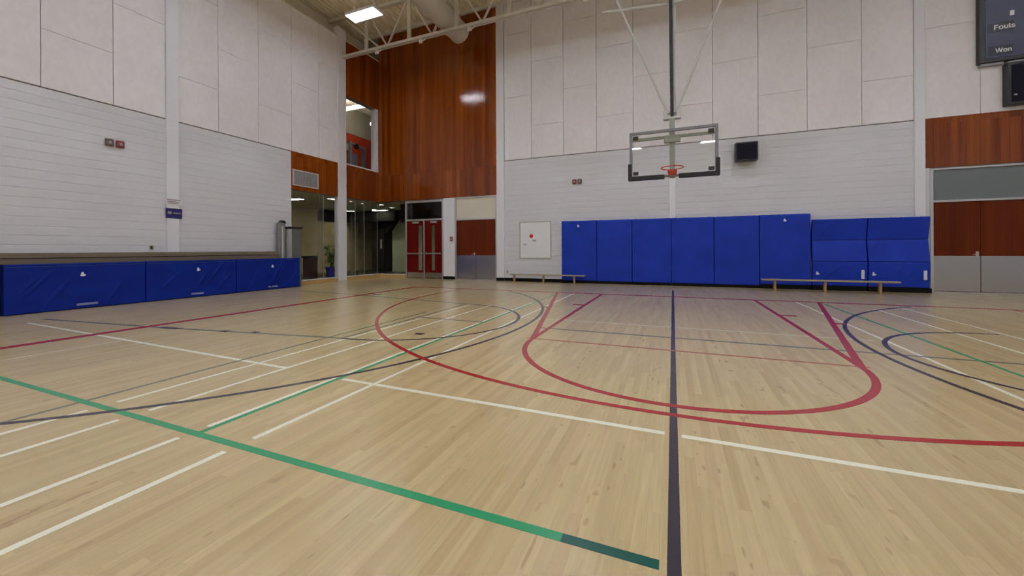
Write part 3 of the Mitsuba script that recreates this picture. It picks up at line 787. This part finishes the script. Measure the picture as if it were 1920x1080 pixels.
FRONT = 14.25
edges = [-3.86, -2.55, -1.32, -0.04, 1.25, 2.515, 3.835]
names = ['first hanging blue wall mat from the left, with a pale emblem, beside the whiteboard', 'second hanging blue wall mat from the left, above the end of the low bench', 'third hanging blue wall mat from the left, left of the black floor line',
         'fourth hanging blue wall mat from the left, right of the black floor line', 'fifth hanging blue wall mat from the left, left of the long bench',
         'sixth hanging blue wall mat, with a pale emblem, beside the three-section mats']
for i in range(6):
    a, b2 = edges[i] + 0.004, edges[i + 1] - 0.004
    t = thing('wall_mat', names[i], 'mat', 'hanging blue wall mats')
    zb, zt = (0.13, 2.29) if i == 5 else (0.09, 2.30 - 0.004 * i)
    fy = FRONT - (0.02 if i == 5 else 0)
    put('pad', pad(b2 - a, zt - zb, YB - 0.03 - fy, 10 + i, 3).apply_translation((a, fy, zb)), 'blue_vinyl', t, True)
    put('base', cbox(a, b2, fy + 0.03, YB - 0.03, 0, zb + 0.01, 0.005), 'black_rubber', t)
    put('piping', tube((a + 0.01, fy + 0.018, zt - 0.004), (b2 - 0.01, fy + 0.018, zt - 0.004), 0.006, 8), 'blue_piping', t)
    put('hanger', [cbox(a + 0.1, a + 0.16, YB - 0.05, YB - 0.012, zt - 0.06, zt + 0.015, 0.003), cbox(b2 - 0.16, b2 - 0.1, YB - 0.05, YB - 0.012, zt - 0.06, zt + 0.015, 0.003)], 'blue_piping', t)
    if i in (0, 5):
        put('emblem', logo('-y', ((-3.26, 3.14)[i == 5], fy - 0.0045, 2.07), 0.09), 'white_print', t, label='pale printed emblem')

for i, (a, b2, lab) in enumerate(((3.862, 5.150, 'left one of the two blue three-section folding mats, above the long bench'), (5.172, 6.50, 'right one of the two blue three-section folding mats, beside the steel doors'))):
    t = thing('folding_mat', lab, 'mat', 'three-section folding mats')
    for k, (z0, z1, y0) in enumerate(((0.14, 0.84, 14.20), (0.85, 1.47, 14.17), (1.48, 2.10, 14.26))):
        m = pad(b2 - a, z1 - z0, 0.12, 30 + 3 * i + k, 2)
        m.vertices[:, 1] += (0.09 if k == 1 else -0.04 if k == 0 else -0.10) * (m.vertices[:, 2] / (z1 - z0))
        put('section', m.apply_translation((a, y0, z0)), 'blue_vinyl', t, True)
    put('hinge', [tube((a + 0.02, 14.20, 0.845), (b2 - 0.02, 14.20, 0.845), 0.012, 8), tube((a + 0.02, 14.285, 1.475), (b2 - 0.02, 14.285, 1.475), 0.012, 8)], 'blue_piping', t)
    put('fastener_strip', cbox(b2 - 0.145, b2 - 0.075, 14.165, 14.185, 0.36, 0.62, 0.001), 'white_print', t, label='pale upright strip')
    put('emblem', logo('-y', (a + 0.07, 14.17, 0.46), 0.1), 'white_print', t, label='pale printed emblem')
    put('foot', cbox(a + 0.01, b2 - 0.01, 14.22, 14.36, 0.0, 0.15, 0.005), 'black_rubber', t)
MX = -11.95
edges = [3.22, 5.43, 7.58, 9.71]
names = ['nearest of the three long blue mats standing before the bleachers', 'middle one of the three long blue mats standing before the bleachers', 'farthest of the three long blue mats before the bleachers, ending by the glass']
for i in range(3):
    a, b2 = edges[i] + 0.006, edges[i + 1] - 0.006
    t = thing('floor_mat', names[i], 'mat', 'long blue mats before the bleachers')
    m = pad(b2 - a, 0.95, 0.12, 50 + i, 6, 90, 44, 0.010, 1.7)
    v = m.vertices.copy()
    m.vertices = np.stack([MX - v[:, 1], a + v[:, 0], v[:, 2] + 0.008], -1)
    put('pad', m, 'navy_vinyl', t, True)
    put('flap', cbox(MX - 0.12, MX + 0.006, a, b2, 0.945, 1.0, 0.012), 'navy_vinyl', t)
    put('piping', [tube((MX + 0.002, a + 0.01, 0.998), (MX + 0.002, b2 - 0.01, 0.998), 0.006, 8), tube((MX + 0.004, a + 0.01, 0.945), (MX + 0.004, b2 - 0.01, 0.945), 0.005, 8)], 'blue_piping', t)
    yl, ytag = (4.28, 6.53, 8.66)[i], ((4.22, 4.56), (6.40, 6.70), (8.56, 8.88))[i]
    put('emblem', logo('+x', (MX + 0.006, yl, 0.71), 0.095), 'white_print', t, label='pale printed emblem')
    put('name_tag', cbox(MX - 0.002, MX + 0.006, ytag[0], ytag[1], 0.075, 0.125, 0.001), 'grey_print', t, label='grey printed strip')

# ---------------------------------------------------------------- folded bleachers behind the mats
bl = thing('bleachers', 'folded brown bleachers along the left wall behind the blue mats', 'bleachers')
put('front', cbox(XL + 0.02, MX - 0.14, -6, 9.0, 0.0, 1.0, 0.005), 'black_rubber', bl)
put('seat_plank', cbox(XL + 0.02, MX - 0.13, -6, 9.02, 1.12, 1.228, 0.008), 'bleacher_wood', bl)
put('riser_plank', cbox(XL + 0.02, MX - 0.15, -6, 9.01, 1.0, 1.112, 0.006), 'bleacher_wood', bl)
ps = thing('padded_post', 'slim grey padded post with rounded top at the end of the bleachers', 'post')
put('body', cbox(-12.52, -12.36, 9.24, 9.50, 0.0, 2.22, 0.03), 'post_grey', ps)
put('cap', trimesh.creation.capsule(height=0.10, radius=0.075).apply_transform(trimesh.transformations.rotation_matrix(math.pi / 2, [1, 0, 0])).apply_translation((-12.44, 9.42, 2.22)), 'black_metal', ps, True)
put('strip', cbox(-12.37, -12.355, 9.34, 9.40, 0.05, 2.1, 0.004), 'cart_light', ps)
ct = thing('equipment_locker', 'tall dark grey locker with flat lid beside the padded post', 'locker')
put('body', cbox(-12.50, -12.15, 9.56, 9.94, 0.03, 2.02, 0.01), 'cart_grey', ct)
put('side_panel', cbox(-12.49, -12.16, 9.552, 9.56, 0.05, 2.0, 0.002), 'cart_light', ct)
put('lid', cbox(-12.53, -12.12, 9.53, 9.97, 2.02, 2.08, 0.01), 'black_metal', ct)
put('foot', [cbox(-12.48 + dx, -12.43 + dx, 9.58 + dy, 9.63 + dy, 0, 0.03, 0.003) for dx in (0, 0.26) for dy in (0, 0.28)], 'black_rubber', ct)


# ---------------------------------------------------------------- benches
def bench(label, x0, x1, y, h, legs):
    t = thing('bench', label, 'bench', 'low wooden benches')
    put('seat', cbox(x0, x1, y - 0.12, y + 0.12, h - 0.045, h, 0.008), 'bench_top', t)
    for x in legs:
        put('leg', [cbox(x - 0.03, x + 0.03, y - 0.055, y + 0.055, 0.0, h - 0.045, 0.008), cbox(x - 0.03, x + 0.03, y - 0.07, y + 0.07, 0.0, 0.02, 0.006)], 'bench_wood', t)


bench('short low wooden bench below the whiteboard', -5.82, -2.92, 14.02, 0.31, (-5.68, -4.5, -3.32))
bench('long low wooden bench before the folding mats on the right', 2.44, 5.6, 13.6, 0.345, (2.78, 3.98, 5.2))

# ---------------------------------------------------------------- things on the back wall
wb = thing('whiteboard', 'upright whiteboard with a red note on the back wall', 'whiteboard')
put('surface', cbox(-5.56, -4.34, YB - 0.02, YB + 0.0, 0.93, 2.31, 0.003), 'board_white', wb)
put('frame', [cbox(-5.6, -5.56, YB - 0.03, YB, 0.89, 2.35, 0.004), cbox(-4.34, -4.30, YB - 0.03, YB, 0.89, 2.35, 0.004), cbox(-5.56, -4.34, YB - 0.03, YB, 2.31, 2.35, 0.004), cbox(-5.56, -4.34, YB - 0.03, YB, 0.89, 0.93, 0.004)], 'board_frame', wb)
put('note', trimesh.creation.extrude_polygon(sg.Point(0, 0).buffer(0.075, 5), 0.003).apply_transform(trimesh.transformations.rotation_matrix(math.pi / 2, [1, 0, 0])).apply_translation((-5.1, YB - 0.02, 1.77)), 'marker_red', wb, label='red paper note')
put('note', cbox(-5.06, -4.9, YB - 0.023, YB - 0.02, 1.56, 1.63, 0.001), 'marker_grey', wb, label='small grey note below the red one')
put('note', cbox(-5.44, -5.3, YB - 0.023, YB - 0.02, 1.42, 1.48, 0.001), 'marker_grey', wb, label='small grey note at the left edge')
sp = thing('loudspeaker', 'black square loudspeaker on the wall right of the backboard', 'loudspeaker')
put('cabinet', cbox(1.84, 2.46, 14.05, 14.33, 4.0, 4.58, 0.012), 'black_metal', sp)
put('grille', cbox(1.88, 2.42, 14.043, 14.052, 4.04, 4.54, 0.003), 'dark_grille', sp)
put('bracket', cbox(2.05, 2.25, 14.33, YB - 0.0, 4.15, 4.45, 0.005), 'black_metal', sp)


def alarm(label, face, a, z, mats):
    t = thing('fire_alarm', label, 'fire alarm', 'red and grey fire alarms')
    for k, (o, nm) in enumerate(((0.0, 'strobe'), (0.20, 'horn'))):
        dz = 0.0
        if face == '-y':
            m = [cbox(a + o, a + o + 0.15, YB - 0.06, YB, z + dz, z + dz + 0.17, 0.01)]
            l = cbox(a + o + 0.045, a + o + 0.105, YB - 0.075, YB - 0.058, z + 0.05, z + 0.12, 0.008)
        else:
            m = [cbox(XL, XL + 0.06, a + o, a + o + 0.15, z + dz, z + dz + 0.17, 0.01)]
            l = cbox(XL + 0.058, XL + 0.075, a + o + 0.045, a + o + 0.105, z + 0.05, z + 0.12, 0.008)
        key = put(nm, m, mats[k], t)
        put('lens' if k == 0 else 'cone', l, 'vent_grey', key)


alarm('red and grey fire alarm pair on the back wall above the whiteboard', '-y', -3.46, 3.69, ('alarm_red', 'alarm_dark'))
alarm('dark red fire alarm pair on the left block wall', '+x', 4.94, 3.80, ('alarm_dark', 'alarm_red'))
pu = thing('pull_station', 'small red fire alarm pull on the white pier between the doors', 'fire alarm')
put('box', cbox(-8.76, -8.64, YB - 0.07, YB - 0.02, 1.63, 1.80, 0.008), 'alarm_red', pu)
put('lever', cbox(-8.73, -8.67, YB - 0.085, YB - 0.068, 1.68, 1.72, 0.004), 'sign_white', pu)
for face, a, z, lab in (('-y', -6.17, 0.30, 'small pale wall outlet left of the short bench'), ('+x', 5.79, 1.29, 'small dark outlet on the left wall above the bleachers')):
    t = thing('wall_outlet', lab, 'outlet')
    if face == '-y':
        put('plate', cbox(a, a + 0.08, YB - 0.012, YB, z, z + 0.12, 0.003), 'board_frame', t)
        put('socket', cbox(a + 0.025, a + 0.055, YB - 0.015, YB - 0.011, z + 0.03, z + 0.09, 0.001), 'black_metal', t)
    else:
        put('plate', cbox(XL, XL + 0.02, a, a + 0.10, z, z + 0.12, 0.003), 'board_frame', t)
        put('socket', cbox(XL + 0.018, XL + 0.024, a + 0.02, a + 0.07, z + 0.02, z + 0.1, 0.001), 'black_metal', t)
t = thing('wall_sign', 'small grey sign with lines of text above the blue sign', 'sign')
put('plate', cbox(XL + 0.06, XL + 0.07, 6.12, 6.5, 2.50, 2.67, 0.003), 'sign_white', t)
put('text_line', [cbox(XL + 0.068, XL + 0.073, 6.15, 6.47 - 0.03 * k, 2.625 - 0.045 * k, 2.65 - 0.045 * k, 0.001) for k in range(3)], 'sign_grey', t)
t = thing('wall_sign', 'small blue sign with a white symbol on the white pilaster', 'sign')
put('plate', cbox(XL + 0.06, XL + 0.07, 6.12, 6.5, 2.14, 2.41, 0.003), 'sign_blue', t)
put('symbol', cbox(XL + 0.068, XL + 0.073, 6.17, 6.25, 2.25, 2.33, 0.001), 'sign_grey', t)
put('text_line', [cbox(XL + 0.068, XL + 0.073, 6.29, 6.46, 2.265, 2.30, 0.001)], 'sign_grey', t)

# louvred vent in the wood band of the left wall
vt = thing('air_vent', 'grey louvred air vent set in the wood band over the glass', 'vent')
Y0, Y1, Z0, Z1 = 9.94, 11.06, 3.60, 4.19
put('frame', [cbox(XL - 0.01, XL + 0.02, Y0, Y1, Z1 - 0.05, Z1, 0.004), cbox(XL - 0.01, XL + 0.02, Y0, Y1, Z0, Z0 + 0.05, 0.004), cbox(XL - 0.01, XL + 0.02, Y0, Y0 + 0.06, Z0, Z1, 0.004), cbox(XL - 0.01, XL + 0.02, Y1 - 0.06, Y1, Z0, Z1, 0.004)], 'vent_frame', vt)
put('backing', box(XL - 0.004, XL - 0.001, Y0 + 0.05, Y1 - 0.05, Z0 + 0.04, Z1 - 0.04), 'lobby_dark', vt)
for k in range(16):
    y = Y0 + 0.085 + k * 0.0633
    put('slat', bar((XL + 0.008, y, Z0 + 0.05), (XL + 0.008, y, Z1 - 0.05), 0.014, 0.048), 'vent_grey', vt)

# ---------------------------------------------------------------- scoreboards
sb = thing('scoreboard', 'large dark blue scoreboard lettered Fouls at the upper right', 'scoreboard')
SY = 14.25
put('cabinet', [cbox(7.52, 10.1, SY, YB - 0.012, 6.10, 8.4, 0.01)], 'black_metal', sb)
put('face', cbox(7.63, 10.0, SY - 0.008, SY + 0.002, 6.20, 8.3, 0.003), 'score_face', sb)
put('caption_plate', [cbox(7.68, 8.16, SY - 0.011, SY - 0.007, 6.86, 7.10, 0.001)], 'score_plate', sb)
put('caption_plate', [cbox(7.69, 8.14, SY - 0.011, SY - 0.007, 6.26, 6.50, 0.001)], 'score_plate', sb)
put('caption', lettering('Fouls', 0.115, (7.78, SY - 0.010, 6.93)), 'score_text', sb, label='white word Fouls')
put('caption', lettering('Won', 0.105, (7.81, SY - 0.010, 6.33)), 'score_text', sb, label='white word Won')
put('indicator', cbox(8.09, 8.17, SY - 0.014, SY - 0.007, 7.24, 7.37, 0.002), 'score_text', sb, label='small white square')
put('mount', cbox(7.56, 8.0, SY + 0.04, YB - 0.012, 6.03, 6.10, 0.004), 'vent_grey', sb)
s2 = thing('score_panel', 'smaller black display box below the large scoreboard', 'scoreboard')
put('cabinet', cbox(8.02, 9.4, 14.2, YB - 0.012, 4.92, 6.02, 0.01), 'black_metal', s2)
put('face', cbox(8.09, 9.33, 14.193, 14.202, 4.99, 5.95, 0.003), 'dark_grille', s2)
put('indicator', cbox(8.13, 8.19, 14.188, 14.194, 5.15, 5.19, 0.001), 'vent_grey', s2)
put('mount', cbox(8.06, 9.3, 14.24, YB - 0.012, 6.02, 6.07, 0.004), 'vent_grey', s2)

# ---------------------------------------------------------------- basketball backstop
hp = thing('basketball_hoop', 'glass basketball backboard with red rim hung from the roof', 'basketball hoop')
BY = 9.75
X0, X1, Zb, Zt = -0.95, 0.95, 2.92, 4.03
put('glass', cbox(X0 + 0.03, X1 - 0.03, BY + 0.004, BY + 0.014, Zb + 0.03, Zt - 0.03, 0.002), 'glass', hp)
put('frame', [cbox(X0, X1, BY - 0.005, BY + 0.06, Zt - 0.06, Zt, 0.004), cbox(X0, X0 + 0.065, BY - 0.005, BY + 0.06, Zb, Zt - 0.06, 0.004), cbox(X1 - 0.065, X1, BY - 0.005, BY + 0.06, Zb, Zt - 0.06, 0.004), cbox(X0 + 0.065, X1 - 0.065, BY - 0.005, BY + 0.06, Zb, Zb + 0.05, 0.004)], 'frame_grey', hp)
put('padding', [cbox(X0 - 0.03, X0 + 0.05, BY - 0.03, BY + 0.07, Zb - 0.04, Zb + 0.36, 0.012), cbox(X1 - 0.05, X1 + 0.03, BY - 0.03, BY + 0.07, Zb - 0.04, Zb + 0.36, 0.012),
                cbox(X0 - 0.03, -0.17, BY - 0.03, BY + 0.07, Zb - 0.04, Zb + 0.06, 0.012), cbox(0.14, X1 + 0.03, BY - 0.03, BY + 0.07, Zb - 0.04, Zb + 0.06, 0.012)], 'black_metal', hp, label='black edge padding')
put('corner_clamp', [cbox(x - 0.06, x + 0.06, BY + 0.01, BY + 0.05, z - 0.04, z + 0.04, 0.006) for x in (X0 + 0.14, X1 - 0.14) for z in (Zb + 0.13, Zt - 0.13)], 'black_metal', hp)
rm = put('rim', ring((0, BY - 0.38, 3.05), 0.228, 0.011, 48, 10), 'rim_red', hp, True, label='orange-red rim')
put('bracket', [bar((-0.09, BY - 0.17, 3.04), (-0.075, BY, 2.99), 0.025), bar((0.09, BY - 0.17, 3.04), (0.075, BY, 2.99), 0.025), cbox(-0.07, 0.07, BY - 0.02, BY + 0.0, 2.96, 3.06, 0.006),
                bar((-0.05, BY - 0.16, 3.03), (-0.08, BY - 0.01, 2.92), 0.022), bar((0.05, BY - 0.16, 3.03), (0.08, BY - 0.01, 2.92), 0.022)], 'rim_red', rm)
put('support_frame', [bar((X0 + 0.1, BY + 0.12, Zt - 0.16), (X1 - 0.1, BY + 0.12, Zt - 0.16), 0.06), cbox(-0.18, 0.18, BY + 0.08, BY + 0.16, Zt - 0.3, Zt - 0.12, 0.02),
                      bar((X0 + 0.1, BY + 0.06, Zt - 0.16), (X0 + 0.1, BY + 0.14, Zt - 0.16), 0.06), bar((X1 - 0.1, BY + 0.06, Zt - 0.16), (X1 - 0.1, BY + 0.14, Zt - 0.16), 0.06)], 'pole_green', hp)
put('goal_post', [bar((0, BY + 0.2, 2.92), (0, BY + 0.2, 4.32), 0.12), bar((0, BY + 0.05, 3.0), (0, BY + 0.2, 3.0), 0.12)], 'pole_green', hp, label='pale green post behind the glass')
MY = BY + 0.2
put('mast', tube((0.05, MY + 0.03, 4.3), (0.05, MY + 0.03, 9.5), 0.04, 20), 'pole_silver', hp, 30)
put('brace_pole', bar((0.0, MY - 0.02, 4.27), (-0.04, MY - 0.1, 9.5), 0.075), 'black_metal', hp, label='black square pole')
for s in (-1, 1):
    put('side_brace', tube((s * 0.08, MY, 4.42), (s * 2.07, MY, 9.5), 0.026, 14), 'pole_silver', hp, 30, label='slim grey diagonal brace')
    put('cross_tie', tube((0.0, MY, 7.03), (s * 1.6, MY, 7.03 + 0.16), 0.035, 14), 'pole_silver', hp, 30)
put('clamp', [cbox(-0.19, 0.19, MY - 0.06, MY + 0.07, 4.30, 4.36, 0.008), cbox(-0.19, -0.10, MY - 0.05, MY + 0.06, 4.30, 4.52, 0.01), cbox(0.10, 0.19, MY - 0.05, MY + 0.06, 4.30, 4.52, 0.01), cbox(-0.14, 0.14, MY - 0.05, MY + 0.06, 4.44, 4.48, 0.008)], 'pole_silver', hp)
put('roof_beam', [bar((-2.5, MY, 9.52), (2.5, MY, 9.52), 0.09), bar((-2.1, MY, 9.52), (-2.1, MY, ZD + 0.02), 0.08), bar((2.1, MY, 9.52), (2.1, MY, ZD + 0.02), 0.08), bar((0, MY, 9.52), (0, MY, ZD + 0.02), 0.08)], 'truss_paint', hp)
